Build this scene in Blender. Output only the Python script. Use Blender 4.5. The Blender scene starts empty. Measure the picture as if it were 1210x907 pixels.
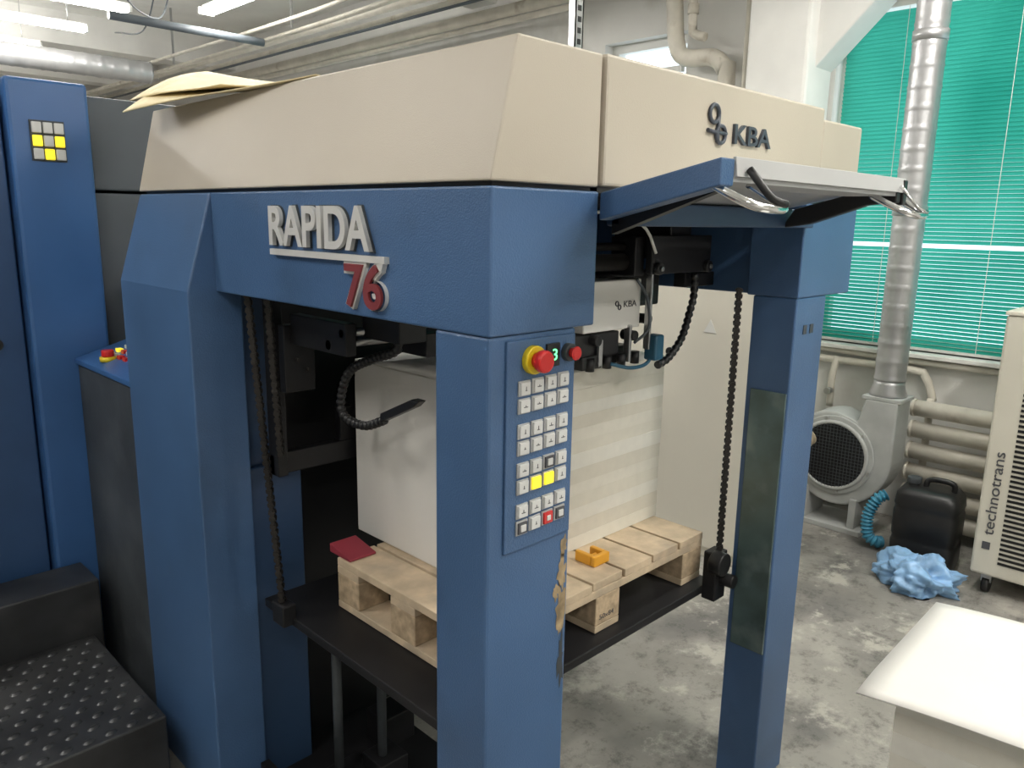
import bpy, bmesh, math, random
from mathutils import Vector, Matrix, noise
random.seed(3)
S=bpy.context.scene
S.view_settings.view_transform='Standard'
S.view_settings.exposure=0.0

# ---------------------------------------------------------------- materials
def mat(name,col,rough=.5,metal=0.,var=0.,vs=4.,bump=0,bs=300.,col2=None,c2lo=.55,c2hi=.7,c2s=3.,emis=None,es=0.,detail=4.,coat=0.):
    m=bpy.data.materials.new(name); m.use_nodes=True
    nt=m.node_tree; N=nt.nodes; L=nt.links
    b=N['Principled BSDF']
    b.inputs['Roughness'].default_value=rough
    b.inputs['Metallic'].default_value=metal
    if coat: b.inputs['Coat Weight'].default_value=coat
    tc=N.new('ShaderNodeTexCoord')
    n=N.new('ShaderNodeTexNoise'); n.inputs['Scale'].default_value=vs; n.inputs['Detail'].default_value=detail
    L.new(tc.outputs['Object'],n.inputs['Vector'])
    r=N.new('ShaderNodeValToRGB')
    r.color_ramp.elements[0].position=.3; r.color_ramp.elements[1].position=.7
    a=[max(0,c*(1-var)) for c in col]; d=[min(1,c*(1+var)) for c in col]
    r.color_ramp.elements[0].color=(*a,1); r.color_ramp.elements[1].color=(*d,1)
    L.new(n.outputs['Fac'],r.inputs['Fac'])
    out=r.outputs['Color']
    if col2:
        n2=N.new('ShaderNodeTexNoise'); n2.inputs['Scale'].default_value=c2s; n2.inputs['Detail'].default_value=8
        L.new(tc.outputs['Object'],n2.inputs['Vector'])
        r2=N.new('ShaderNodeValToRGB'); r2.color_ramp.elements[0].position=c2lo; r2.color_ramp.elements[1].position=c2hi
        L.new(n2.outputs['Fac'],r2.inputs['Fac'])
        mx=N.new('ShaderNodeMixRGB'); mx.inputs[2].default_value=(*col2,1)
        L.new(r2.outputs['Color'],mx.inputs[0]); L.new(out,mx.inputs[1]); out=mx.outputs[0]
    L.new(out,b.inputs['Base Color'])
    if bump:
        n3=N.new('ShaderNodeTexNoise'); n3.inputs['Scale'].default_value=bs; n3.inputs['Detail'].default_value=3
        L.new(tc.outputs['Object'],n3.inputs['Vector'])
        bp=N.new('ShaderNodeBump'); bp.inputs['Strength'].default_value=bump; bp.inputs['Distance'].default_value=.004
        L.new(n3.outputs['Fac'],bp.inputs['Height']); L.new(bp.outputs['Normal'],b.inputs['Normal'])
    if emis:
        b.inputs['Emission Color'].default_value=(*emis,1); b.inputs['Emission Strength'].default_value=es
    return m

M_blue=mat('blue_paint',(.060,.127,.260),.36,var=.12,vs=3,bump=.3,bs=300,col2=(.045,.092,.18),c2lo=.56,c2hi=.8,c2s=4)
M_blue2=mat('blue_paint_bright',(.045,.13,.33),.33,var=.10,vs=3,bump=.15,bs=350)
M_blued=mat('blue_paint_shaded',(.03,.065,.14),.45,var=.1,vs=3,bump=.15,bs=350)  # the blue paint's shaded tone, put into the colour of inner frame parts
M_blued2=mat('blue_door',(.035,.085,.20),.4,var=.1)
M_beige=mat('beige_enamel',(.52,.467,.385),.42,var=.05,vs=2,bump=.12,bs=400)
M_dark=mat('dark_steel',(.016,.016,.018),.5,metal=.3,var=.2)
M_dark2=mat('oily_chain',(.035,.032,.03),.4,metal=.6,var=.3)
M_black=mat('black_plastic',(.012,.012,.013),.4,var=.2)
M_greyd=mat('dark_grey_panel',(.05,.058,.065),.55,var=.3,vs=3,bump=.1,bs=60,col2=(.09,.10,.11),c2lo=.5,c2hi=.8,c2s=5)
M_grey=mat('grey_panel',(.09,.105,.12),.5,var=.12,vs=3)
M_steel=mat('steel',(.5,.5,.5),.3,metal=.9,var=.1)
M_chrome=mat('chrome',(.8,.8,.8),.12,metal=1)
M_alu=mat('aluminium_sheet',(.55,.55,.55),.42,metal=.55,var=.06)
M_lip=mat('lit_lip_frame_grey',(.48,.48,.48),.6,var=.05)  # light grey for key frames; on the flap, lit brightness put into colour
M_white=mat('white_plastic',(.75,.74,.70),.4)
M_key=mat('key_white',(.66,.66,.65),.35)
M_keyy=mat('key_yellow',(.9,.75,.05),.35,emis=(1,.8,.03),es=.7)
M_yel=mat('yellow_plastic',(.8,.6,.02),.35)
M_red=mat('red_plastic',(.6,.02,.02),.3)
M_orange=mat('orange_plastic',(.75,.36,.03),.4)
M_redp=mat('red_painted_wood',(.28,.03,.05),.6,var=.25)
M_green=mat('green_display',(.1,.9,.3),.4,emis=(.2,1,.4),es=1.6)
M_wood=mat('pallet_pine',(.58,.46,.32),.75,var=.20,vs=14,bump=.3,bs=60,col2=(.42,.34,.25),c2lo=.52,c2hi=.72,c2s=9)
M_woodend=mat('pallet_block',(.46,.35,.23),.8,var=.3,vs=40,bump=.3,bs=90)
M_paper=[mat('paper_%d'%i,c,.75,var=.03,vs=30) for i,c in enumerate([(.78,.745,.655),(.72,.68,.585),(.81,.785,.71),(.75,.715,.62)])]
M_paperw=mat('paper_white',(.82,.80,.76),.6,var=.02,vs=5)
M_card=mat('cardboard_cream',(.76,.64,.38),.7,var=.06,vs=6)
M_cream=mat('cream_door',(.74,.70,.60),.5,var=.03,vs=2)
M_letter=mat('silver_letter',(.72,.71,.68),.35,metal=.2)
M_lred=mat('maroon_letter',(.22,.04,.045),.4)
M_glassp=mat('worn_green_plate',(.10,.15,.15),.25,metal=.3,var=.3,vs=8,col2=(.20,.26,.26),c2lo=.52,c2hi=.75,c2s=9)
M_rust=mat('worn_paint_patch',(.32,.24,.14),.8,var=.4,vs=40)
M_icon=mat('icon_ink',(.08,.08,.09),.5)
M_logo=mat('logo_grey',(.06,.07,.09),.4)
M_duct=mat('galvanised',(.50,.50,.51),.38,metal=.8,var=.12,vs=8)
M_fan=mat('fan_grey',(.42,.43,.42),.5,var=.1,vs=8)
M_pipe=mat('painted_pipe',(.64,.60,.52),.5,var=.1,vs=8,col2=(.42,.36,.28),c2lo=.62,c2hi=.75,c2s=6)
M_cool=mat('cooler_cream',(.66,.63,.54),.45,var=.04)
M_hoseb=mat('blue_hose',(.04,.22,.34),.4)
M_clamp=mat('teal_clamp',(.03,.12,.2),.4)
M_teal=mat('teal_paint',(.05,.2,.3),.5,var=.2)
M_hosec=mat('beige_hose',(.50,.42,.30),.6)
M_bag=mat('blue_bag',(.24,.42,.66),.28,var=.3,vs=14)
M_tube=mat('lamp_tube',(1,1,1),.5,emis=(1,.97,.92),es=36)
M_tread=mat('tread_plate',(.06,.062,.065),.36,metal=.5,var=.35,vs=5,col2=(.13,.13,.13),c2lo=.5,c2hi=.8,c2s=4)
M_plaster=mat('plaster',(.76,.75,.72),.85,var=.06,vs=2,bump=.3,bs=25,col2=(.58,.56,.51),c2lo=.58,c2hi=.75,c2s=2)
M_ceil=mat('ceiling_plaster',(.84,.835,.80),.85,var=.08,vs=1.5,bump=.3,bs=25,col2=(.60,.58,.54),c2lo=.55,c2hi=.72,c2s=1.2)
M_conc=mat('concrete_beam',(.82,.81,.78),.8,var=.06,vs=3,bump=.3,bs=30)

def floor_mat():
    m=mat('concrete_floor',(.29,.277,.25),.6,var=.28,vs=2.2,bump=.3,bs=40,col2=(.145,.14,.132),c2lo=.49,c2hi=.64,c2s=1.7,detail=8)
    nt=m.node_tree;N=nt.nodes;L=nt.links;b=N['Principled BSDF']
    src=b.inputs['Base Color'].links[0].from_socket
    tc=N.new('ShaderNodeTexCoord')
    n=N.new('ShaderNodeTexNoise'); n.inputs['Scale'].default_value=4.5; n.inputs['Detail'].default_value=12; n.inputs['Roughness'].default_value=.72
    L.new(tc.outputs['Object'],n.inputs['Vector'])
    r=N.new('ShaderNodeValToRGB'); r.color_ramp.elements[0].position=.56; r.color_ramp.elements[1].position=.63
    L.new(n.outputs['Fac'],r.inputs['Fac'])
    mx=N.new('ShaderNodeMixRGB'); mx.inputs[2].default_value=(.42,.40,.355,1)
    L.new(r.outputs['Color'],mx.inputs[0]); L.new(src,mx.inputs[1])
    n5=N.new('ShaderNodeTexNoise'); n5.inputs['Scale'].default_value=9; n5.inputs['Detail'].default_value=12; n5.inputs['Roughness'].default_value=.8
    L.new(tc.outputs['Object'],n5.inputs['Vector'])
    r5=N.new('ShaderNodeValToRGB'); r5.color_ramp.elements[0].position=.36; r5.color_ramp.elements[0].color=(.30,.30,.30,1); r5.color_ramp.elements[1].position=.49
    L.new(n5.outputs['Fac'],r5.inputs['Fac'])
    mu=N.new('ShaderNodeMixRGB'); mu.blend_type='MULTIPLY'; mu.inputs[0].default_value=.8
    L.new(mx.outputs[0],mu.inputs[1]); L.new(r5.outputs['Color'],mu.inputs[2]); L.new(mu.outputs[0],b.inputs['Base Color'])
    return m
M_floor=floor_mat()

def blind_mat():
    m=bpy.data.materials.new('green_blind'); m.use_nodes=True
    nt=m.node_tree;N=nt.nodes;L=nt.links
    N.remove(N['Principled BSDF'])
    d=N.new('ShaderNodeBsdfDiffuse'); t=N.new('ShaderNodeBsdfTranslucent'); x=N.new('ShaderNodeMixShader'); x.inputs[0].default_value=.5
    tc=N.new('ShaderNodeTexCoord'); n=N.new('ShaderNodeTexNoise'); n.inputs['Scale'].default_value=1.2
    L.new(tc.outputs['Object'],n.inputs['Vector'])
    r=N.new('ShaderNodeValToRGB'); r.color_ramp.elements[0].position=.35;r.color_ramp.elements[1].position=.65
    r.color_ramp.elements[0].color=(.03,.32,.24,1); r.color_ramp.elements[1].color=(.07,.48,.37,1)
    L.new(n.outputs['Fac'],r.inputs['Fac'])
    L.new(r.outputs[0],d.inputs[0]); L.new(r.outputs[0],t.inputs[0])
    L.new(d.outputs[0],x.inputs[1]); L.new(t.outputs[0],x.inputs[2]); L.new(x.outputs[0],N['Material Output'].inputs[0])
    return m
M_blind=blind_mat()

# ---------------------------------------------------------------- helpers
GROUPS=[]
def G(name):
    e=bpy.data.objects.new(name,None); S.collection.objects.link(e); e.empty_display_size=.1; GROUPS.append(e); return e
def obj(name,vs,fs,m,parent=None,smooth=False,bevel=0.,bseg=2):
    me=bpy.data.meshes.new(name); me.from_pydata([tuple(v) for v in vs],[],fs); me.update()
    bm=bmesh.new(); bm.from_mesh(me); bmesh.ops.recalc_face_normals(bm,faces=bm.faces); bm.to_mesh(me); bm.free()
    if smooth:
        for p in me.polygons: p.use_smooth=True
    o=bpy.data.objects.new(name,me); S.collection.objects.link(o); me.materials.append(m)
    if parent: o.parent=parent
    if bevel:
        b=o.modifiers.new('bevel','BEVEL'); b.width=bevel; b.segments=bseg; b.limit_method='ANGLE'; b.angle_limit=math.radians(35)
    return o
BF=[(0,1,2,3),(7,6,5,4),(0,4,5,1),(1,5,6,2),(2,6,7,3),(3,7,4,0)]
def bv(x0,x1,y0,y1,z0,z1): return [(x0,y0,z0),(x1,y0,z0),(x1,y1,z0),(x0,y1,z0),(x0,y0,z1),(x1,y0,z1),(x1,y1,z1),(x0,y1,z1)]
def box(name,x0,x1,y0,y1,z0,z1,m,p=None,bevel=0.,M=None):
    v=bv(x0,x1,y0,y1,z0,z1)
    if M: v=[M@Vector(q) for q in v]
    return obj(name,v,BF,m,p,bevel=bevel)
def boxes(name,lst,m,p=None,bevel=0.,M=None):
    V=[];F=[]
    for b in lst:
        o=len(V); v=bv(*b)
        if M: v=[M@Vector(q) for q in v]
        V+=v; F+=[tuple(i+o for i in f) for f in BF]
    return obj(name,V,F,m,p,bevel=bevel)
def prism(name,prof,axis,a,b,m,p=None,bevel=0.):
    n=len(prof); V=[]
    for t in (a,b):
        for q in prof:
            if axis=='x': V.append((t,q[0],q[1]))
            elif axis=='y': V.append((q[0],t,q[1]))
            else: V.append((q[0],q[1],t))
    F=[tuple(range(n)),tuple(range(2*n-1,n-1,-1))]+[(i,(i+1)%n,(i+1)%n+n,i+n) for i in range(n)]
    return obj(name,V,F,m,p,bevel=bevel)
def catmull(pts,step):
    P=[Vector(q) for q in pts]; out=[]
    Q=[P[0]*2-P[1]]+P+[P[-1]*2-P[-2]]
    for i in range(1,len(Q)-2):
        k=max(1,int((Q[i+1]-Q[i]).length/step))
        for j in range(k):
            t=j/k; a,b,c,d=Q[i-1],Q[i],Q[i+1],Q[i+2]
            out.append(.5*((2*b)+(c-a)*t+(2*a-5*b+4*c-d)*t*t+(3*b-a-3*c+d)*t**3))
    out.append(P[-1]); return out
def tube(name,pts,r,m,p=None,seg=12,step=None,rf=None,smooth=True,closed=False):
    P=catmull(pts,step) if step else [Vector(q) for q in pts]
    n=len(P); T=[]
    for i in range(n):
        if closed: d=P[(i+1)%n]-P[i-1]
        else: d=P[min(i+1,n-1)]-P[max(i-1,0)]
        T.append(d.normalized())
    up=Vector((0,0,1)) if abs(T[0].z)<.9 else Vector((1,0,0))
    nrm=(up-T[0]*up.dot(T[0])).normalized(); V=[];l=0
    for i in range(n):
        nrm=(nrm-T[i]*nrm.dot(T[i])).normalized(); bn=T[i].cross(nrm)
        if i: l+=(P[i]-P[i-1]).length
        rr=rf(l) if rf else r
        for k in range(seg):
            a=2*math.pi*k/seg; V.append(P[i]+(nrm*math.cos(a)+bn*math.sin(a))*rr)
    F=[]
    for i in range(n if closed else n-1):
        j=(i+1)%n
        for k in range(seg):
            F.append((i*seg+k,i*seg+(k+1)%seg,j*seg+(k+1)%seg,j*seg+k))
    if not closed: F+=[tuple(range(seg)),tuple((n-1)*seg+k for k in range(seg))]
    o=obj(name,V,F,m,p,smooth=smooth)
    if smooth:
        for pl in o.data.polygons:
            if len(pl.vertices)>4: pl.use_smooth=False
    return o
def cyl(name,a,b,r,m,p=None,seg=24,bevel=0.):
    o=tube(name,[a,b],r,m,p,seg=seg)
    if bevel:
        bb=o.modifiers.new('b','BEVEL'); bb.width=bevel; bb.segments=2; bb.limit_method='ANGLE'; bb.angle_limit=1.0
    return o
def hose(name,pts,r,m,p=None,pitch=.018,depth=.35):
    return tube(name,pts,r,m,p,seg=12,step=pitch/6,rf=lambda l:r*((1-depth)+depth*abs(math.sin(math.pi*l/pitch))))
def chain(name,a,b,p,pitch=.019):
    a=Vector(a);b=Vector(b);d=(b-a);L=d.length;d.normalize();n=int(L/pitch)
    sx=Vector((1,1,0)); sx=(sx-d*sx.dot(d)).normalized(); sy=d.cross(sx); V=[];F=[]
    def bx(c,hx,hy,hz):
        o=len(V)
        for (i,j,k) in [(-1,-1,-1),(1,-1,-1),(1,1,-1),(-1,1,-1),(-1,-1,1),(1,-1,1),(1,1,1),(-1,1,1)]:
            V.append(c+sx*hx*i+sy*hy*j+d*hz*k)
        F.extend([tuple(q+o for q in f) for f in BF])
    for i in range(n):
        c=a+d*pitch*(i+.5); w=.0055 if i%2 else .0085
        for s in (-1,1):
            bx(c+sx*w*s,.0012,.0050,pitch*.60); bx(c+sx*w*s+d*pitch*.38,.0013,.0082,pitch*.2); bx(c+sx*w*s-d*pitch*.38,.0013,.0082,pitch*.2)
        bx(a+d*pitch*i,.0105,.004,.004)
    return obj(name,V,F,M_dark2,p)
def text(name,s,w,h,org,right,up,m,p,ext=.003,bold=0.):
    c=bpy.data.curves.new(name,'FONT'); c.body=s; c.extrude=.05; c.offset=bold
    o=bpy.data.objects.new(name,c); S.collection.objects.link(o)
    bpy.context.view_layer.update()
    dg=bpy.context.evaluated_depsgraph_get()
    me=bpy.data.meshes.new_from_object(o.evaluated_get(dg)); bpy.data.objects.remove(o)
    xs=[v.co.x for v in me.vertices]; ys=[v.co.y for v in me.vertices]; zs=[v.co.z for v in me.vertices]
    x0,x1,y0,y1,z0,z1=min(xs),max(xs),min(ys),max(ys),min(zs),max(zs)
    R=Vector(right).normalized();U=Vector(up).normalized();Nn=R.cross(U)
    for v in me.vertices:
        a=(v.co.x-x0)/(x1-x0)*w; b=(v.co.y-y0)/(y1-y0)*h; cc=(v.co.z-z0)/(z1-z0)*ext
        v.co=Vector(org)+R*a+U*b+Nn*cc
    me.materials.clear(); me.materials.append(m)
    t=bpy.data.objects.new(name,me); S.collection.objects.link(t); t.parent=p; return t
def ring(name,c,r,rt,ax1,ax2,m,p,a0=0,a1=360,seg=28):
    c=Vector(c);A=Vector(ax1);B=Vector(ax2)
    full=(a1-a0)>=360
    pts=[c+(A*math.cos(math.radians(a0+(a1-a0)*i/seg))+B*math.sin(math.radians(a0+(a1-a0)*i/seg)))*r for i in range(seg+(0 if full else 1))]
    return tube(name,pts,rt,m,p,seg=8,closed=full)

# ---------------------------------------------------------------- room
ZC=3.75
box('floor',-5,5.0,-4,14.2,-.1,0,M_floor)
box('ceiling',-5,5.0,-4,14.2,ZC,ZC+.15,M_ceil)
XW=4.75
boxes('wall_right',[(XW,5.0,-4,14.2,0,1.0),(XW,5.0,-4,14.2,2.95,ZC),(XW,5.0,-4,-1.4,1.0,2.95),(XW,5.0,2.12,3.15,1.0,2.95),(XW,5.0,3.85,5.2,1.0,2.95),(XW,5.0,7.4,14.2,1.0,2.95)],M_plaster)
box('wall_left',-5.2,-5,-4,14.2,0,ZC,M_plaster)
box('wall_front',-5,5,-4.2,-4,0,ZC,M_plaster)
box('wall_back',-5,5,14.2,14.4,0,ZC,M_plaster)
for i,(y0,y1) in enumerate([(-1.4,2.12),(3.15,3.85),(5.2,7.4)]):  # the third window is unseen, put in for light
    g=G('window_%d'%(i+1))
    fr=[(4.84,4.9,y0,y1,1.0,1.06),(4.84,4.9,y0,y1,2.89,2.95),(4.84,4.9,y0,y0+.06,1.06,2.89),(4.84,4.9,y1-.06,y1,1.06,2.89)]
    n=max(1,int((y1-y0)/1.1))
    for k in range(1,n): 
        yy=y0+(y1-y0)*k/n; fr.append((4.84,4.9,yy-.03,yy+.03,1.06,2.89))
    boxes('frame',fr,M_white,g)
    box('sill',4.66,4.83,y0+.01,y1-.01,.975,1.0,M_white,g,bevel=.004)
for (y0,y1,zt) in [(-1.3,2.08,2.9),(3.2,3.8,2.72),(5.25,7.35,2.8)]:  # last blind hangs in the added, unseen window
    g=G('venetian_blind')
    V=[];F=[];z=1.03
    while z<zt-.03:
        skip = (1.585<z<1.605) or (1.30<z<1.32)
        if not skip:
            tilt=math.radians(58); dx=.0125*math.cos(tilt); dz=.0125*math.sin(tilt)
            o=len(V)
            for (sx,sz) in ((-dx,dz),(0,.002),(dx,-dz)):
                V+= [(4.79+sx,y0,z+sz),(4.79+sx,y1,z+sz)]
            F+=[(o,o+1,o+3,o+2),(o+2,o+3,o+5,o+4)]
        z+=.0225
    obj('slats',V,F,M_blind,g,smooth=True)
    box('headrail',4.77,4.81,y0,y1,zt-.02,zt+.02,M_white,g)
    box('bottom_rail',4.78,4.80,y0,y1,1.004,1.018,M_white,g)
    boxes('ladder_cords',[(4.775,4.777,q,q+.003,1.01,zt) for q in ([y0+.3+.55*k for k in range(int((y1-y0-.3)/.55)+1)])],M_white,g)
g=G('concrete_column')
box('shaft',4.42,XW-.002,2.14,2.52,.002,ZC-.002,M_conc,g,bevel=.02)
prism('knee',[(2.15,2.56),(2.15,ZC-.002),(1.05,ZC-.002),(1.05,3.66)],'x',4.52,4.745,M_conc,g,bevel=.01)
for i,y in enumerate([2.18,5.0,9.6,12.0]):
    box('beam_%d'%(i+1) if i else 'beam',-5+.002,4.41 if i==0 else 4.748,y,y+.30,3.42,ZC-.001,M_conc)
g=G('heating_pipe')
for (x,z,r,m) in [(4.62,3.30,.045,M_pipe),(4.50,3.18,.022,M_pipe),(4.30,3.34,.03,M_pipe)]:
    tube('run',[(x,3.9,z),(x,14.1,z)],r,m,g)
tube('riser',[(4.62,3.9,3.30),(4.62,3.40,3.30),(4.62,3.22,3.26),(4.62,3.18,3.1),(4.62,3.15,2.86),(4.62,3.08,2.75),(4.62,2.86,2.72),(4.62,2.78,2.64),(4.62,2.76,2.5),(4.62,2.76,.3)],.055,M_pipe,g,step=.03)
tube('riser_thin',[(4.60,2.62,3.41),(4.60,2.62,.3)],.02,M_pipe,g)
tube('riser_bend',[(4.60,3.02,3.41),(4.60,3.02,2.95),(4.60,3.0,2.88),(4.60,2.92,2.85)],.028,M_pipe,g,step=.03)
for y in (2.95,): cyl('coupling',(4.60,3.02,3.0),(4.60,3.02,3.06),.036,M_pipe,g)
g=G('ventilation_duct')
tube('spiral',[(.8,8.3,3.04),(3.2,8.3,3.04)],.1,M_duct,g,step=.02,rf=lambda l:.1+(.004 if (l%.12)<.02 else 0),seg=20)
g=G('round_duct')
tube('black_run',[(2.1,6.1,3.03),(3.25,6.1,3.03)],.03,M_grey,g)
g=G('cable_conduit')
tube('cable_b',[(3.35,3.6,3.40),(3.35,5,3.20),(3.35,9,3.20)],.014,M_pipe,g,step=.3)
tube('cable_c',[(3.6,3.3,3.40),(3.6,5,3.20),(3.6,12,3.20)],.02,M_pipe,g,step=.3)
tube('cable_d',[(3.95,3.0,3.30),(3.95,14,3.30)],.03,M_pipe,g)
tube('cable_f',[(4.1,3.0,3.24),(4.1,14,3.24)],.012,M_grey,g)
for y in (3.6,6.2,8.6,10): box('hanger',3.56,3.58,y,y+.01,3.21,ZC-.001,M_steel,g)
for k,(pts) in enumerate([[(1.9,5.4,3.5),(2.1,5.8,3.12),(2.5,6.25,3.10),(2.75,6.6,3.4)],[(2.7,6.7,3.5),(2.75,7.2,3.2),(2.8,8,3.3)]]):
    g=G('hanging_cable'); tube('wire',pts,.006,M_grey,g,step=.05)
g=G('perforated_strut')
xs,ys=3.0,2.62
boxes('rails',[(xs,xs+.008,ys,ys+.04,2.2,ZC-.001),(xs,xs+.06,ys,ys+.004,2.2,ZC-.001),(xs+.052,xs+.06,ys,ys+.04,2.2,ZC-.001)],M_steel,g)
boxes('slots',[(xs+.018,xs+.042,ys-.002,ys-.0005,2.22+k*.05,2.245+k*.05) for k in range(29)],M_black,g)
def lamp(x0,x1,y,z=3.22,alongY=False,power=30):
    g=G('fluorescent_lamp')
    T=(lambda a,b,c:(b,a,c)) if alongY else (lambda a,b,c:(a,b,c))
    def bx(n,a0,a1,b0,b1,c0,c1,bev=0):
        if alongY: box(n,b0,b1,a0,a1,c0,c1,M_white,g,bevel=bev)
        else: box(n,a0,a1,b0,b1,c0,c1,M_white,g,bevel=bev)
    bx('housing',x0,x1,y-.03,y+.03,z+.03,z+.07,.005)
    for s in (-.045,.045): cyl('tube',T(x0+.02,y+s,z+.02),T(x1-.02,y+s,z+.02),.016,M_tube,g,seg=10)
    bx('end_cap',x0,x0+.02,y-.062,y+.062,z-.0,z+.05); bx('end_cap',x1-.02,x1,y-.062,y+.062,z-.0,z+.05)
    for xx in (x0+.15,x1-.15): cyl('suspension',T(xx,y,z+.07),T(xx,y,ZC-.001),.004,M_steel,g,seg=6)
    ld=bpy.data.lights.new('tube_light','AREA'); ld.shape='RECTANGLE'
    L=x1-x0-.1; ld.size,ld.size_y=(.1,L) if alongY else (L,.1)
    ld.energy=power; ld.color=(1,.965,.90)
    lo=bpy.data.objects.new('tube_light',ld); lo.location=(*T((x0+x1)/2,y,0)[:2],z-.0); S.collection.objects.link(lo); lo.parent=g
lamp(1.25,2.5,6.8); lamp(1.25,2.5,7.8); lamp(1.2,2.42,8.9); lamp(1.2,2.42,11)
lamp(5.4,6.4,2.93,alongY=True)
lamp(1.0,2.25,3.9,power=24); lamp(-1.6,-.35,3.2,power=24); lamp(-1.6,-.35,6.5)  # unseen lamps outside the view, added for illumination
lamp(-1.6,-.35,1.2,power=12); lamp(1.6,2.85,-.4,power=34); lamp(-1.6,-.35,-1.2,power=20); lamp(1.4,2.6,-2.4,power=38)  # more unseen lamps above and behind the camera, added to light the scene
lamp(3.0,4.2,1.0,power=17); lamp(2.0,3.2,4.55,power=18)  # two further lamps out of view, also added for their light

# ---------------------------------------------------------------- feeder
F_=G('printing_press_feeder')
X0,Y0=.884,.94
ZB,ZS,ZT=1.505,1.752,1.99
prism('side_hood',[(X0,1.760),(1.155,1.760),(1.155,ZT),(.9415,ZT)],'y',Y0,2.44,M_beige,F_,bevel=.004)
box('front_hood',1.163,2.06,Y0-.004,1.75,1.762,1.992,M_beige,F_,bevel=.006)
box('front_hood_end',2.0605,2.31,Y0-.002,1.75,1.762,1.966,M_beige,F_,bevel=.006)
boxes('hood_gap_filler',[(.90,1.15,.955,2.42,1.750,1.763),(1.15,1.17,.955,1.7,1.76,1.97),(1.17,2.29,.955,1.7,1.75,1.765)],M_black,F_)
box('side_beam',X0,.96,Y0,1.966,ZB,ZS,M_blue,F_,bevel=.004)
box('corner_block',X0+.001,1.157,Y0-.001,1.09,ZB,ZS,M_blue,F_,bevel=.004)
box('near_post',X0+.003,1.11,Y0+.003,1.086,.0,ZB,M_blue,F_,bevel=.006)
prism('rear_post',[(.81,0),(.955,0),(.955,ZS),(X0,ZS),(.81,1.507)],'y',1.968,2.435,M_blue,F_,bevel=.005)
box('right_post',2.01,2.19,Y0+.002,1.07,0,ZB,M_blue,F_,bevel=.005)
box('right_corner_block',2.01,2.335,Y0,1.09,ZB,ZS,M_blue,F_,bevel=.004)
box('right_side_beam',2.05,2.19,1.09,2.43,ZB,ZS,M_blue,F_,bevel=.004)
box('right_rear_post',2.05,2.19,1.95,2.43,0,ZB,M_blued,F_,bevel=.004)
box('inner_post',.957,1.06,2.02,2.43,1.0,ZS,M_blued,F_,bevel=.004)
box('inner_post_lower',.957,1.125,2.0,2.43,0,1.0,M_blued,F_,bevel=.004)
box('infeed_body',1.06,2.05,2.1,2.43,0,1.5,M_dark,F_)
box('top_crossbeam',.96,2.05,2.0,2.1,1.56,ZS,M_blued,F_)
box('base_rail',X0+.05,.96,1.086,1.966,0,.10,M_dark,F_)
box('floor_dark_sheet',.96,1.45,1.25,2.1,0,.012,M_dark,F_)  # added sheet; the darkness below the platform is put into its colour
box('hood_ceiling_plate',.96,2.05,1.09,2.0,1.735,1.749,M_dark,F_)
box('worn_plate',2.003,2.0095,.946,1.052,.46,1.245,M_glassp,F_,bevel=.002)
def patch(name,cx,cz,rx,rz,seed,m=M_rust,y=Y0+.0022):
    pts=[]
    for k in range(26):
        a=2*math.pi*k/26; q=1+.8*noise.noise(Vector((math.cos(a)*2.2+seed,math.sin(a)*2.2,seed)))
        pts.append((min(1.104,cx+math.cos(a)*rx*q),y,cz+math.sin(a)*rz*q))
    obj(name,pts,[tuple(range(26))],m,F_)
patch('paint_chip',1.091,1.02,.012,.035,2.1); patch('paint_chip',1.090,.93,.014,.055,5.3); patch('paint_chip',1.095,.82,.010,.06,8.7,M_greyd); patch('paint_chip',1.094,1.075,.008,.02,9.7); patch('paint_chip',1.075,.98,.008,.015,3.7)
boxes('label',[(2.06,2.08,Y0,Y0+.0015,1.405,1.43),(2.10,2.12,Y0,Y0+.0015,1.405,1.43)],M_greyd,F_)
R=( 0,-1,0);U=(0,0,1)
text('letters_back',"RAPIDA",.393,.090,(X0+.001,1.650,1.632),R,U,M_greyd,F_,ext=.006,bold=.04)
text('letters',"RAPIDA",.387,.086,(X0-.004,1.647,1.634),R,U,M_letter,F_,ext=.010,bold=.022)
boxes('letter_bar',[(X0-.012,X0+.002,1.215,1.650,1.613,1.626)],M_letter,F_)
prism('letter_bar_notch',[(1.215,1.626),(1.24,1.613),(1.24,1.608),(1.228,1.596)],'x',X0-.011,X0+.002,M_letter,F_)
text('digits_back',"76",.138,.098,(X0+.001,1.356,1.518),R,U,M_letter,F_,ext=.010,bold=.06)
text('digits',"76",.124,.087,(X0-.008,1.349,1.523),R,U,M_lred,F_,ext=.006,bold=.015)
RX=(1,0,0)
text('maker_text',"KBA",.165,.042,(1.607,Y0-.003,1.870),RX,U,M_logo,F_,ext=.008,bold=.01)
ring('logo_ring',(1.523,Y0-.008,1.925),.018,.0045,(1,0,0),(0,0,1),M_logo,F_)
ring('logo_ring',(1.553,Y0-.008,1.885),.018,.0045,(1,0,0),(0,0,1),M_logo,F_)
tube('logo_tail',[(1.500,Y0-.008,1.890),(1.53,Y0-.008,1.888),(1.575,Y0-.008,1.888)],.0045,M_logo,F_,seg=8)
tube('logo_tail',[(1.541,Y0-.008,1.925),(1.541,Y0-.008,1.868)],.0045,M_logo,F_,seg=8)
yp=Y0-.002
box('control_panel',.925,1.103,yp,Y0+.01,1.105,1.495,M_blue,F_,bevel=.002)
cols=[.967,1.001,1.035,1.069]; rows=[1.409,1.377,1.331,1.300,1.259,1.227,1.181,1.149]
frames=[];keys=[];icons=[];yk=[];rk=[]
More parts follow.
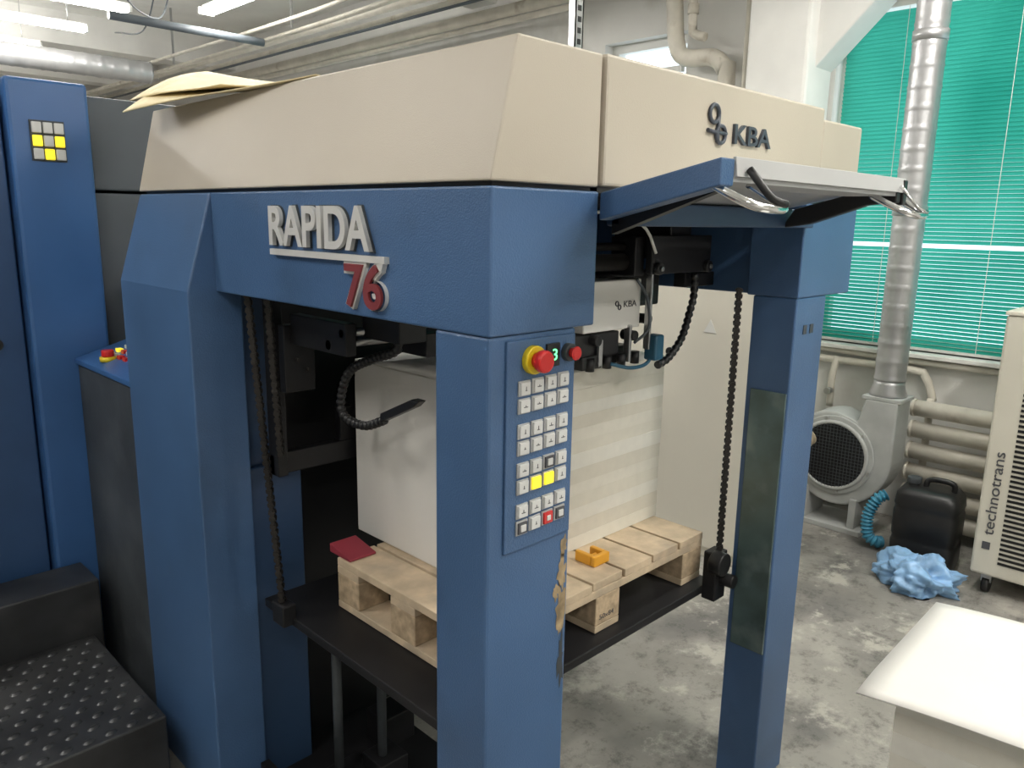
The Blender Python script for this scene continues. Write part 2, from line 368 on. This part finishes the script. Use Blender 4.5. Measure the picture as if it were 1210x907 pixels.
for ri,z in enumerate(rows):
    for ci,x in enumerate(cols):
        zz=z+.0012*ci
        frames.append((x-.0145,x+.0145,yp-.003,yp+.001,zz-.0135,zz+.0135))
        k=(x-.0118,x+.0118,yp-.007,yp-.002,zz-.0112,zz+.0112)
        if ri==5 and ci in(1,2): yk.append(k)
        elif ri==7 and ci==2: 
            rk.append(k); keys.append((x-.005,x+.005,yp-.0085,yp-.002,zz-.005,zz+.005))
        elif (ri,ci) in ((4,2),(7,0),(7,3)): 
            keys.append((x-.0065,x+.0065,yp-.0085,yp-.002,zz-.0065,zz+.0065)); icons.append((x-.011,x+.011,yp-.0065,yp-.002,zz-.0105,zz+.0105))
        else:
            keys.append(k); 
            w=random.choice((.002,.003,.005)); h=random.choice((.002,.003,.004))
            icons.append((x-w,x+w,yp-.0076,yp-.006,zz-h,zz-h+.0014)); icons.append((x-.0006,x+.0006,yp-.0076,yp-.006,zz-h,zz+h))
boxes('key_frames',frames,M_lip,F_); boxes('keys',keys,M_key,F_,bevel=.001); boxes('key_icons',icons,M_icon,F_); boxes('keys_yellow',yk,M_keyy,F_,bevel=.001); boxes('keys_red',rk,M_red,F_,bevel=.001)
def knob(name,x,z,r,m,base,d=.035,y=yp):
    cyl(name+'_base',(x,y+.002,z),(x,y-.012,z),r*1.28,base,F_,bevel=.002)
    cyl(name+'_stem',(x,y-.012,z),(x,y-.022,z),r*.7,m,F_)
    cyl(name+'_cap',(x,y-.02,z),(x,y-.02-d*.5,z),r,m,F_,bevel=.004)
knob('estop',.987,1.458,.020,M_red,M_yel,d=.034)
knob('stop_button',1.080,1.462,.013,M_red,M_greyd,d=.012)
box('display_bezel',1.022,1.056,yp-.004,yp+.001,1.440,1.482,M_black,F_)
text('display_digit',"3",.012,.021,(1.036,yp-.0045,1.451),RX,U,M_green,F_,ext=.001)
def armv(name,xa0,xa1,xb0,xb1,m):
    ya,yb=Y0-.002,.665
    V=[(xa0,ya,1.700),(xa1,ya,1.700),(xa1,ya,1.750),(xa0,ya,1.750),(xb0,yb,1.757),(xb1,yb,1.757),(xb1,yb,1.800),(xb0,yb,1.800)]
    obj(name,V,BF,m,F_,bevel=.003)
armv('flap_arm',1.158,1.195,1.115,1.157,M_blue)
prism('flap_arm_black',[(.93,1.690),(.90,1.735),(.72,1.782),(.665,1.79),(.665,1.75),(.73,1.744),(.86,1.700)],'x',1.86,1.885,M_black,F_,bevel=.003)
prism('flap_brace',[(.94,1.675),(.94,1.70),(.73,1.765),(.72,1.752)],'x',1.20,1.22,M_black,F_)
obj('flap_board',[(1.195,Y0-.005,1.738),(1.90,Y0-.005,1.738),(1.90,Y0-.005,1.746),(1.195,Y0-.005,1.746),(1.165,.668,1.790),(1.90,.668,1.790),(1.90,.668,1.798),(1.165,.668,1.798)],BF,M_alu,F_)
obj('flap_lip',[(1.158,.660,1.772),(1.905,.660,1.772),(1.905,.668,1.772),(1.158,.668,1.772),(1.158,.664,1.803),(1.905,.664,1.803),(1.905,.670,1.803),(1.158,.670,1.803)],BF,M_lip,F_,bevel=.001)
box('flap_lit_strip',1.158,1.9,.668,.78,1.764,1.772,M_lip,F_)  # added strip; brightness of the flap's outer underside is in its colour
box('flap_end',1.885,1.907,.66,.70,1.745,1.80,M_black,F_,bevel=.003)
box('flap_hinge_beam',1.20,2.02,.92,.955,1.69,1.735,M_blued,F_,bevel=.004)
for i,x in enumerate((1.135,1.80)):
    tube('handle',[(x,.70,1.765),(x,.660,1.745),(x+.01,.625,1.728),(x+.04,.612,1.722),(x+.085,.612,1.722),(x+.11,.622,1.727),(x+.115,.65,1.742),(x+.115,.69,1.765)],.0075,M_chrome,F_,step=.008)
    tube('handle_latch',[(x+.055,.657,1.785),(x+.056,.640,1.765),(x+.065,.618,1.738),(x+.09,.607,1.730)],.0065 if i==0 else .004,M_black if i==0 else M_chrome,F_,step=.01)
# suction head
box('head_front_plate',1.50,1.735,1.25,1.33,1.42,1.55,M_white,F_,bevel=.004)
text('head_text',"KBA",.055,.016,(1.66,1.2495,1.478),RX,U,M_icon,F_,ext=.001)
ring('head_logo',(1.63,1.2485,1.489),.006,.0015,(1,0,0),(0,0,1),M_icon,F_,seg=14); ring('head_logo',(1.641,1.2485,1.479),.006,.0015,(1,0,0),(0,0,1),M_icon,F_,seg=14)
box('head_body',1.45,1.95,1.34,1.62,1.46,1.56,M_dark,F_,bevel=.006)
for x,z in ((1.545,1.40),(1.70,1.40),(1.76,1.44)):
    cyl('head_knob',(x,1.235,z),(x,1.28,z),.014,M_black,F_,bevel=.003)
boxes('head_foot_block',[(1.47,1.66,1.26,1.32,1.35,1.415),(1.50,1.58,1.25,1.30,1.325,1.36),(1.60,1.73,1.27,1.33,1.325,1.37)],M_black,F_,bevel=.004)
boxes('head_steel_bits',[(1.56,1.575,1.245,1.255,1.33,1.40),(1.68,1.690,1.24,1.26,1.33,1.43),(1.74,1.748,1.22,1.24,1.36,1.58)],M_steel,F_,bevel=.002)
for x in (1.53,1.60,1.66,1.72): cyl('sucker',(x,1.25,1.355),(x,1.25,1.322),.012,M_black,F_)
box('blue_clamp',1.745,1.785,1.20,1.24,1.33,1.40,M_clamp,F_,bevel=.006)
tube('clear_hose',[(1.70,1.24,1.55),(1.735,1.23,1.50),(1.735,1.22,1.42),(1.70,1.24,1.38)],.004,M_grey,F_,step=.01)
tube('blue_air_hose',[(1.60,1.24,1.335),(1.66,1.22,1.32),(1.73,1.22,1.322),(1.765,1.22,1.35)],.005,M_clamp,F_,step=.01)
box('carriage_plate',1.69,1.975,1.19,1.21,1.565,1.665,M_dark,F_,bevel=.003)
box('carriage_block',1.80,1.90,1.21,1.40,1.60,1.73,M_black,F_,bevel=.004)
for x in (1.715,1.95):
    cyl('carriage_bolt',(x,1.175,1.58),(x,1.19,1.58),.016,M_black,F_,bevel=.002); cyl('carriage_bolt_pin',(x,1.17,1.58),(x,1.176,1.58),.006,M_steel,F_)
for z,r in ((1.635,.010),(1.595,.022)):
    cyl('cross_rail',(1.10,1.26,z),(1.69,1.26,z),r,M_dark2,F_)
boxes('rail_bracket',[(1.66,1.70,1.22,1.30,1.56,1.66),(1.20,1.5,1.22,1.28,1.655,1.70),(1.90,2.05,1.22,1.26,1.52,1.56)],M_dark,F_,bevel=.003)
tube('white_cable',[(1.45,1.2,1.72),(1.58,1.2,1.715),(1.66,1.19,1.68),(1.70,1.185,1.62)],.004,M_white,F_,step=.02)
hose('articulated_hose_a',[(1.912,1.2,1.56),(1.915,1.2,1.50),(1.90,1.2,1.455),(1.868,1.2,1.385),(1.81,1.2,1.335),(1.755,1.2,1.318)],.0115,M_black,F_)
hose('articulated_hose_b',[(1.1,1.47,1.47),(1.1,1.483,1.43),(1.1,1.49,1.39),(1.1,1.59,1.355),(1.1,1.69,1.31),(1.1,1.735,1.232),(1.1,1.72,1.185),(1.1,1.63,1.178),(1.1,1.54,1.21)],.0125,M_black,F_)
prism('hose_nozzle',[(1.545,1.205),(1.545,1.228),(1.42,1.285),(1.39,1.285),(1.41,1.268)],'x',1.088,1.112,M_black,F_,bevel=.003)
cyl('side_rail',(1.02,1.66,1.39),(1.95,1.66,1.39),.012,M_steel,F_); cyl('side_rail',(1.02,1.60,1.425),(1.95,1.60,1.425),.010,M_steel,F_)
boxes('side_bracket',[(1.00,1.09,1.84,1.87,1.24,1.42),(1.02,1.05,1.58,1.84,1.37,1.45),(1.08,1.16,1.45,1.60,1.41,1.50),(.99,1.25,1.90,1.93,1.00,1.06),(.99,1.02,1.88,1.93,1.0,1.5),(1.20,1.25,1.90,1.93,1.06,1.16),(1.2,1.45,1.5,1.62,1.36,1.42)],M_dark,F_,bevel=.003)
for q in ((1.03,1.83,1.33),(1.06,1.83,1.30)): cyl('bolt',q,(q[0],q[1]-.012,q[2]),.006,M_dark2,F_,seg=8)
chain('lift_chain',(.925,1.876,1.50),(.943,1.80,.66),F_); chain('lift_chain',(.965,1.85,1.50),(.965,1.815,1.08),F_); chain('lift_chain',(1.985,1.10,1.52),(1.985,1.10,.74),F_)
chain('lift_chain',(1.965,1.95,1.52),(1.965,1.95,.66),F_)
box('lift_platform',.955,2.0,1.12,1.93,.615,.64,M_dark,F_,bevel=.003)
boxes('chain_anchor',[(.925,.965,1.77,1.83,.62,.68),(1.94,2.0,1.08,1.125,.60,.75)],M_dark,F_,bevel=.004)
cyl('bearing',(1.955,1.06,.72),(1.955,1.10,.72),.035,M_black,F_,bevel=.004); cyl('bearing_pin',(1.98,1.04,.665),(1.98,1.10,.665),.02,M_black,F_,bevel=.003)
boxes('platform_girders',[(1.1,1.16,1.2,1.9,.55,.614),(1.75,1.81,1.2,1.9,.55,.614)],M_dark,F_)
for x,y in ((1.10,1.80),(1.22,1.75)): cyl('jack_rod',(x,y,.012),(x,y,.55),.014,M_greyd,F_)
boxes('floor_fittings',[(1.06,1.20,1.75,1.86,.012,.06),(1.18,1.28,1.7,1.8,.012,.10),(1.3,1.42,1.85,1.95,.012,.12)],M_dark,F_,bevel=.004)

# ---------------------------------------------------------------- pallet
P_=G('wooden_pallet')
px0,px1,py0,py1,pz=1.08,1.985,1.16,1.745,.642
n=7;wd=.121
tb=[(px0+(px1-px0-wd)*k/(n-1),px0+(px1-px0-wd)*k/(n-1)+wd,py0+random.uniform(-.003,.003),py1,pz+.122,pz+.144) for k in range(n)]
boxes('top_boards',tb,M_wood,P_,bevel=.002)
ysb=(py0,(py0+py1)/2-.05,py1-.1); xsb=(px0,(px0+px1)/2-.05,px1-.1)
boxes('stringers',[(px0,px1,b,b+.1,pz+.10,pz+.1215) for b in ysb],M_wood,P_,bevel=.002)
boxes('blocks',[(a,a+.1,b,b+.1,pz+.02,pz+.0995) for a in xsb for b in ysb],M_woodend,P_,bevel=.003)
boxes('bottom_boards',[(a,a+.1,py0,py1,pz,pz+.0195) for a in xsb],M_wood,P_,bevel=.002)
text('stamp',"50x84",.06,.014,((px0+px1)/2-.035,py0-.0006,pz+.035),RX,U,M_icon,P_,ext=.0005)
zt=pz+.144
PS=G('paper_stack')
z=zt+.001;i=0;ztop=1.300
while z<ztop-.002:
    h=random.uniform(.030,.046)
    if z+h>ztop-.012: h=ztop-z
    j=lambda:random.uniform(-.0012,.0012)
    box('ream_%d'%i,1.235+j()*.5,1.992+j(),1.335+j(),1.872+j(),z,z+h,M_paper[i%4],PS,bevel=.0004)
    z+=h;i+=1
prism('side_wrapper',[(1.3345,1.2985),(1.3345,.80),(1.345,.793),(1.86,.790),(1.868,.80),(1.868,1.25),(1.85,1.2985)],'x',1.2318,1.2338,M_paperw,PS)
V=[];F=[];n=12
for a in range(n+1):
    for b in range(n+1):
        u,v=a/n,b/n
        V.append((1.236+.754*u,1.337+.533*v,z+.003+.018*math.sin(math.pi*min(1,v*1.1))*(1-u)**2))
for a in range(n):
    for b in range(n): F.append((a*(n+1)+b,(a+1)*(n+1)+b,(a+1)*(n+1)+b+1,a*(n+1)+b+1))
o=obj('top_sheets',V,F,M_paperw,PS,smooth=True); s=o.modifiers.new('t','SOLIDIFY'); s.thickness=.02; s.offset=-1
g=G('pallet_wedge')
prism('wedge',[(1.69,zt+.001),(1.79,zt+.001),(1.79,zt+.026),(1.69,zt+.008)],'x',1.085,1.17,M_redp,g,bevel=.002)
g=G('plastic_clamp')
boxes('clamp_body',[(1.545,1.61,1.22,1.235,zt+.001,zt+.03),(1.545,1.56,1.235,1.29,zt+.001,zt+.03),(1.595,1.61,1.235,1.28,zt+.001,zt+.03),(1.56,1.595,1.25,1.26,zt+.001,zt+.02)],M_orange,g,bevel=.003)
def sheet(name,A,B,C,D,curl,m):
    V=[];F=[];n=10;A,B,C,D=map(Vector,(A,B,C,D))
    for i in range(n+1):
        for j in range(n+1):
            u,v=i/n,j/n
            q=(A*(1-u)+B*u)*(1-v)+(D*(1-u)+C*u)*v
            q.z+=curl*math.sin(math.pi*v)*(1-u)+.004*math.sin(5*u+3*v)
            V.append(q)
    for i in range(n):
        for j in range(n): F.append((i*(n+1)+j,(i+1)*(n+1)+j,(i+1)*(n+1)+j+1,i*(n+1)+j+1))
    o=obj(name,V,F,m,None,smooth=True); s=o.modifiers.new('t','SOLIDIFY'); s.thickness=.003; return o
sheet('cardboard_sheet',(.835,2.38,1.972),(.95,1.56,2.000),(1.35,1.75,2.01),(1.06,2.45,2.10),.008,M_card)
sheet('cardboard_sheet',(.90,2.50,2.02),(.92,1.95,2.016),(1.3,1.9,2.03),(1.16,2.55,2.14),.015,M_card)

# ---------------------------------------------------------------- press unit + steps
U_=G('printing_press_unit')
box('tower_panel',.70,.945,3.0,3.6,.0,2.12,M_blue2,U_,bevel=.012)
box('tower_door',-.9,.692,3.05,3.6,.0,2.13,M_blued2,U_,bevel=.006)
cyl('door_lock',(.60,3.03,1.26),(.60,3.05,1.26),.022,M_black,U_)
boxes('rear_panels',[(.955,1.9,3.06,3.6,1.775,2.09),(.955,1.9,3.06,3.6,.6,1.765),(.955,2.2,3.6,9,0,2.0)],M_grey,U_,bevel=.006)
box('inner_body',1.06,2.1,2.436,3.05,.0,1.5,M_greyd,U_,bevel=.01)
boxes('key_plate',[(.758,.862,2.996,3.0,1.86,1.99)],M_greyd,U_,bevel=.001)
kk=[];ky=[]
for r in range(3):
    for c in range(3):
        b=(.763+c*.033,.792+c*.033,2.988,2.997,1.865+r*.042,1.900+r*.042)
        (ky if (r,c) in ((0,1),(1,0),(1,2)) else kk).append(b)
boxes('keys_white',kk,M_key,U_,bevel=.003); boxes('keys_lit',ky,M_keyy,U_,bevel=.003)
C_=G('control_console')
prism('body',[(.83,.0),(1.05,.0),(1.05,1.21),(.83,1.175)],'y',2.442,2.99,M_greyd,C_,bevel=.006)
prism('top_panel',[(.822,1.178),(.822,1.196),(1.055,1.266),(1.055,1.21)],'y',2.441,2.992,M_blue2,C_,bevel=.003)
kl=[(x,y,random.choice((M_key,M_key,M_red,M_keyy))) for x in (.90,.93,.96,.99,1.02) for y in (2.56,2.61,2.66,2.71,2.76,2.81,2.86)]
for k,(x,y,m) in enumerate([(.872,2.80,M_red)]+kl):
    z=1.196+(x-.822)/.233*.07
    if k==0:
        cyl('estop_base',(x,y,z-.004),(x,y,z+.012),.026,M_yel,C_); cyl('estop_cap',(x,y,z+.012),(x,y,z+.035),.020,M_red,C_,bevel=.004)
    else: box('key',x-.009,x+.009,y-.014,y+.014,z-.004,z+.009,m,C_,bevel=.001)
T_=G('step_platform')
XS=.745
box('lower_step',-1.6,XS,2.16,2.80,.0,.25,M_tread,T_,bevel=.006)
box('upper_step',-1.6,XS+.03,2.79,2.985,.0,.45,M_tread,T_,bevel=.006)
V=[];F=[]
def dome(cx,cy,z,rx,ry,h,ang):
    o=len(V);k=10
    for (s,hh) in ((1,0),(.7,.8)):
        for i in range(k):
            a=2*math.pi*i/k; x,y=math.cos(a)*rx*s,math.sin(a)*ry*s
            V.append((cx+x*math.cos(ang)-y*math.sin(ang),cy+x*math.sin(ang)+y*math.cos(ang),z+h*hh))
    V.append((cx,cy,z+h))
    for i in range(k):
        F.append((o+i,o+(i+1)%k,o+k+(i+1)%k,o+k+i)); F.append((o+k+i,o+k+(i+1)%k,o+2*k))
for i in range(30):
    for j in range(11):
        x=-.85+i*.058+(.029 if j%2 else 0); y=2.19+j*.056
        if x<XS-.02 and y<2.78: dome(x,y,.2498,.019,.013,.006,.3)
obj('tread_studs',V,F,M_tread,T_,smooth=True)

# ---------------------------------------------------------------- cabinet
E_=G('electrical_cabinet')
box('body',3.4,3.7,1.78,3.0,.0,2.0,M_cream,E_,bevel=.006)
box('door_leaf',3.385,3.4,1.79,2.99,.06,1.98,M_cream,E_,bevel=.004)
cyl('lock',(3.375,2.24,1.05),(3.386,2.24,1.05),.02,M_black,E_)
prism('warning_triangle',[(1.98,1.17),(2.05,1.17),(2.015,1.235)],'x',3.382,3.3855,M_white,E_)

# ---------------------------------------------------------------- blower
B_=G('centrifugal_blower')
cy,cz=1.72,.43
pp=[]
for k in range(0,271,6):
    t=k/270; a=math.radians(90+k); r=.245+.065*t
    pp.append((cy-math.cos(a)*r, cz+math.sin(a)*r))
ytop=pp[-1][0]
pp.append((ytop,.78)); pp.append((ytop+.17,.78)); pp.append((ytop+.20,.64))
prism('volute',pp,'x',4.30,4.50,M_fan,B_,bevel=.012)
def disc(name,x0,x1,r,m): return cyl(name,(x0,cy,cz),(x1,cy,cz),r,m,B_,seg=36,bevel=.004)
disc('inlet_plate',4.285,4.301,.225,M_fan); disc('inlet_mesh',4.275,4.287,.185,M_dark)
ring('inlet_rim',(4.28,cy,cz),.19,.012,(0,1,0),(0,0,1),M_fan,B_,seg=36)
gm=[]
for q in range(-9,10):
    hw=.188*math.cos(math.asin(q/10)); s=.0188
    gm.append((4.272,4.274,cy-hw,cy+hw,cz+q*s-.001,cz+q*s+.001)); gm.append((4.270,4.272,cy+q*s-.001,cy+q*s+.001,cz-hw,cz+hw))
boxes('guard_mesh',gm,M_greyd,B_)
for k in range(6):
    a=k*math.pi/3+.3; d=Vector((0,math.cos(a)*.212,math.sin(a)*.212)); c=Vector((4.284,cy,cz))+d
    cyl('bolt',c,c+Vector((-.008,0,0)),.008,M_steel,B_,seg=8)
cyl('motor',(4.50,cy,cz),(4.70,cy,cz),.10,M_fan,B_,bevel=.01)
boxes('feet',[(4.28,4.52,cy-.16,cy-.12,.03,.2),(4.28,4.52,cy+.12,cy+.16,.03,.22),(4.26,4.56,cy-.2,cy+.2,.0,.03)],M_fan,B_,bevel=.004)
yo=ytop+.09
box('outlet_flange',4.30,4.50,ytop-.015,ytop+.19,.775,.795,M_fan,B_,bevel=.003)
tube('inlet_hose',[(4.26,1.86,.52),(4.18,1.875,.48),(4.12,1.88,.36),(4.10,1.87,.22),(4.12,1.86,.10),(4.16,1.88,.065)],.06,M_hosec,B_,step=.005,rf=lambda l:.050+.010*math.sin(2*math.pi*l/.028),seg=16)
Dg=G('exhaust_duct')
tube('reducer',[(4.40,yo,.797),(4.40,yo,.81),(4.40,yo,.86),(4.40,yo,.88)],.1,M_duct,Dg,seg=24,rf=lambda l:.095 if l<.03 else .078)
tube('spiral_pipe',[(4.40,yo,.88),(4.40,yo,ZC-.001)],.078,M_duct,Dg,seg=24,step=.0125,rf=lambda l:.078+(.003 if (l%.10)<.013 else 0))
for z in (1.75,2.6): cyl('joint_band',(4.40,yo,z),(4.40,yo,z+.05),.084,M_duct,Dg,seg=24)
g=G('corrugated_hose')
tube('hose_blue',[(4.22,1.385,.30),(4.19,1.42,.27),(4.17,1.45,.18),(4.16,1.44,.08),(4.17,1.40,.045),(4.20,1.375,.04)],.03,M_hoseb,g,step=.004,rf=lambda l:.028+.006*math.sin(2*math.pi*l/.02),seg=14)
g=G('radiator')
for k in range(6):
    z=.10+k*.122
    tube('pipe',[(4.60,.86,z),(4.60,1.42,z)],.046,M_pipe,g,seg=16)
    for y in (.86,1.42): cyl('cap',(4.60,y-.008,z),(4.60,y+.008,z),.050,M_pipe,g,seg=16)
for y in (.92,1.36): tube('collector',[(4.66,y,.0),(4.66,y,.76)],.02,M_pipe,g)
g=G('wall_pipe')
tube('feed',[(4.70,2.1,.90),(4.70,1.5,.90),(4.70,1.42,.88),(4.70,1.38,.8),(4.70,1.36,.74)],.022,M_pipe,g,step=.03)
tube('feed_low',[(4.70,2.1,.965),(4.70,1.3,.95),(4.70,.3,.95)],.018,M_pipe,g,step=.05)
tube('drop',[(4.70,1.92,.92),(4.66,1.92,.8),(4.66,1.92,.62)],.02,M_pipe,g,step=.03)
tube('valve',[(4.66,1.92,.72),(4.60,1.92,.72)],.02,M_steel,g)
K_=G('cooling_unit')
cx0,cx1,ky0,ky1,kz0,kz1=4.0,4.52,.12,.905,.10,1.32
box('housing',cx0,cx1,ky0,ky1,kz0,kz1,M_cool,K_,bevel=.012)
box('top_cover',cx0-.006,cx1+.004,ky0-.004,ky1+.004,kz1,kz1+.02,M_cool,K_,bevel=.005)
sl=[]
for r in range(46):
    for c in range(4):
        z=.17+r*.0235; y=.795-c*.145-.115
        sl.append((cx0-.003,cx0+.002,y,y+.115,z,z+.012))
boxes('grille_slots',sl,M_black,K_)
text('maker_text',"technotrans",.40,.045,(cx0-.0005,.828,.30),(0,0,1),(0,1,0),M_icon,K_,ext=.003)
boxes('maker_mark',[(cx0-.003,cx0+.001,.835,.868,.23,.265)],M_icon,K_)
for y in (.2,.84):
    for x in (4.06,4.45):
        cyl('caster',(x,y-.015,.04),(x,y+.015,.04),.038,M_black,K_); box('caster_fork',x-.02,x+.02,y-.022,y+.022,.055,.10,M_steel,K_)
# jerrycan : square, rounded, slightly tapered shoulders, neck, carry handle
J=G('jerrycan')
Mr=Matrix.Translation((4.20,1.165,0))@Matrix.Rotation(math.radians(6),4,'Z')
V=[];F=[];ns=32
def sq(hw,hd,z,rr):
    for k in range(ns):
        a=2*math.pi*k/ns; c,s=math.cos(a),math.sin(a)
        e=.35
        V.append(Mr@Vector((hw*math.copysign(abs(c)**e,c),hd*math.copysign(abs(s)**e,s),z)))
prof=[(.120,.138,.003),(.130,.150,.02),(.132,.152,.12),(.128,.148,.13),(.128,.148,.15),(.132,.152,.16),(.132,.152,.28),(.128,.148,.29),(.128,.148,.31),(.132,.152,.32),(.126,.146,.37),(.105,.125,.395),(.06,.08,.402)]
for (a,b,c) in prof: sq(a,b,c,0)
for i in range(len(prof)-1):
    for k in range(ns): F.append((i*ns+k,i*ns+(k+1)%ns,(i+1)*ns+(k+1)%ns,(i+1)*ns+k))
F.append(tuple(range(ns))); F.append(tuple((len(prof)-1)*ns+k for k in range(ns)))
obj('body',V,F,M_black,J,smooth=True)
tube('handle',[Mr@Vector(q) for q in [(0,-.10,.38),(0,-.095,.435),(0,-.03,.445),(0,.02,.435),(0,.03,.39)]],.014,M_black,J,step=.01)
cyl('neck',Mr@Vector((0,.085,.385)),Mr@Vector((0,.085,.41)),.026,M_black,J); cyl('cap',Mr@Vector((0,.085,.41)),Mr@Vector((0,.085,.44)),.034,M_greyd,J,bevel=.003)
def crumple(name,c,s,m,seed,amp):
    bm=bmesh.new(); bmesh.ops.create_icosphere(bm,subdivisions=5,radius=1)
    for v in bm.verts:
        p=v.co.copy(); d=0;f=1.1;a=amp
        for k in range(3):
            q=noise.noise(p*f+Vector((seed,k*3,0))); d+=(.5-abs(q)*2.2)*a; f*=2.1;a*=.48
        lobes=.22*math.sin(3*math.atan2(p.y,p.x)+seed)
        p*=1+d+lobes*.8
        v.co=Vector((p.x*s[0],p.y*s[1],max(p.z,-.45)*s[2]))
    mz=min(v.co.z for v in bm.verts)
    for v in bm.verts: v.co+=Vector((c[0],c[1],c[2]-mz+.002))
    me=bpy.data.meshes.new(name); bm.to_mesh(me); bm.free(); me.materials.append(m)
    for p in me.polygons: p.use_smooth=True
    o=bpy.data.objects.new(name,me); S.collection.objects.link(o); return o
crumple('plastic_bag',(3.85,1.08,0),(.12,.16,.10),M_bag,4.2,.45)

# ---------------------------------------------------------------- paper stack lower right
g=G('paper_stack')
Mr=Matrix.Translation((1.565,.53,0))@Matrix.Rotation(math.radians(4),4,'Z')
box('skid',.12,.50,-.70,-.07,.0,.12,M_wood,g,M=Mr,bevel=.003)
z=.121;i=0
while z<.725:
    h=.05; jx=random.uniform(-.001,.001)
    box('ream_%d'%i,.10+jx,.515+jx,-.74,-.06+jx,z,min(z+h,.735),M_paper[2 if i%2 else 0],g,M=Mr,bevel=.0005); z+=h;i+=1
A=Vector((1.566,.527,.752));B=Vector((2.11,.540,.752));D=Vector((1.655,-.25,.752));C=Vector((2.20,-.24,.752))
V=[];F=[];n=16
for i in range(n+1):
    for j in range(n+1):
        u,v=i/n,j/n; q=(A*(1-u)+B*u)*(1-v)+(D*(1-u)+C*u)*v
        q.z+=-.008*(max(0,(.25-u))/.25)**2-.006*(max(0,(.25-v))/.25)**2+.003*math.sin(4*v)
        V.append(q)
for i in range(n):
    for j in range(n): F.append((i*(n+1)+j,(i+1)*(n+1)+j,(i+1)*(n+1)+j+1,i*(n+1)+j+1))
o=obj('top_sheet',V,F,M_paperw,g,smooth=True); s=o.modifiers.new('t','SOLIDIFY'); s.thickness=.003; s.offset=0
g=G('guard_post')
box('post',1.50,1.545,.30,.345,.01,.62,M_teal,g,bevel=.003)
box('foot',1.46,1.585,.26,.385,.0,.01,M_teal,g)

# ---------------------------------------------------------------- world and camera
w=bpy.data.worlds.new('World'); S.world=w; w.use_nodes=True
bg=w.node_tree.nodes['Background']; bg.inputs[0].default_value=(.80,.92,1,1); bg.inputs[1].default_value=2.0

for e in GROUPS:
    ch=[c for c in e.children]
    bpy.context.view_layer.update()
    pts=[c.matrix_world@Vector(q) for c in ch if c.type=='MESH' for q in c.bound_box]
    if not pts: continue
    loc=Vector(((min(p.x for p in pts)+max(p.x for p in pts))/2,(min(p.y for p in pts)+max(p.y for p in pts))/2,min(p.z for p in pts)))
    e.location=loc
    for c in ch: c.matrix_parent_inverse=Matrix.Translation(-loc)

cd=bpy.data.cameras.new('camera'); cam=bpy.data.objects.new('camera',cd); S.collection.objects.link(cam)
cd.sensor_fit='HORIZONTAL'; cd.sensor_width=36; cd.lens=925/1210*36; cd.clip_start=.02
th=math.radians(45); p=math.radians(11.9); r=math.radians(1.0)
fwd=Vector((math.cos(th)*math.cos(p),math.sin(th)*math.cos(p),-math.sin(p)))
right0=Vector((math.sin(th),-math.cos(th),0)); up0=right0.cross(fwd)
right=right0*math.cos(r)+up0*math.sin(r); up=up0*math.cos(r)-right0*math.sin(r)
cam.matrix_world=Matrix((( right.x,up.x,-fwd.x,0),(right.y,up.y,-fwd.y,0),(right.z,up.z,-fwd.z,1.7),(0,0,0,1)))
S.camera=cam
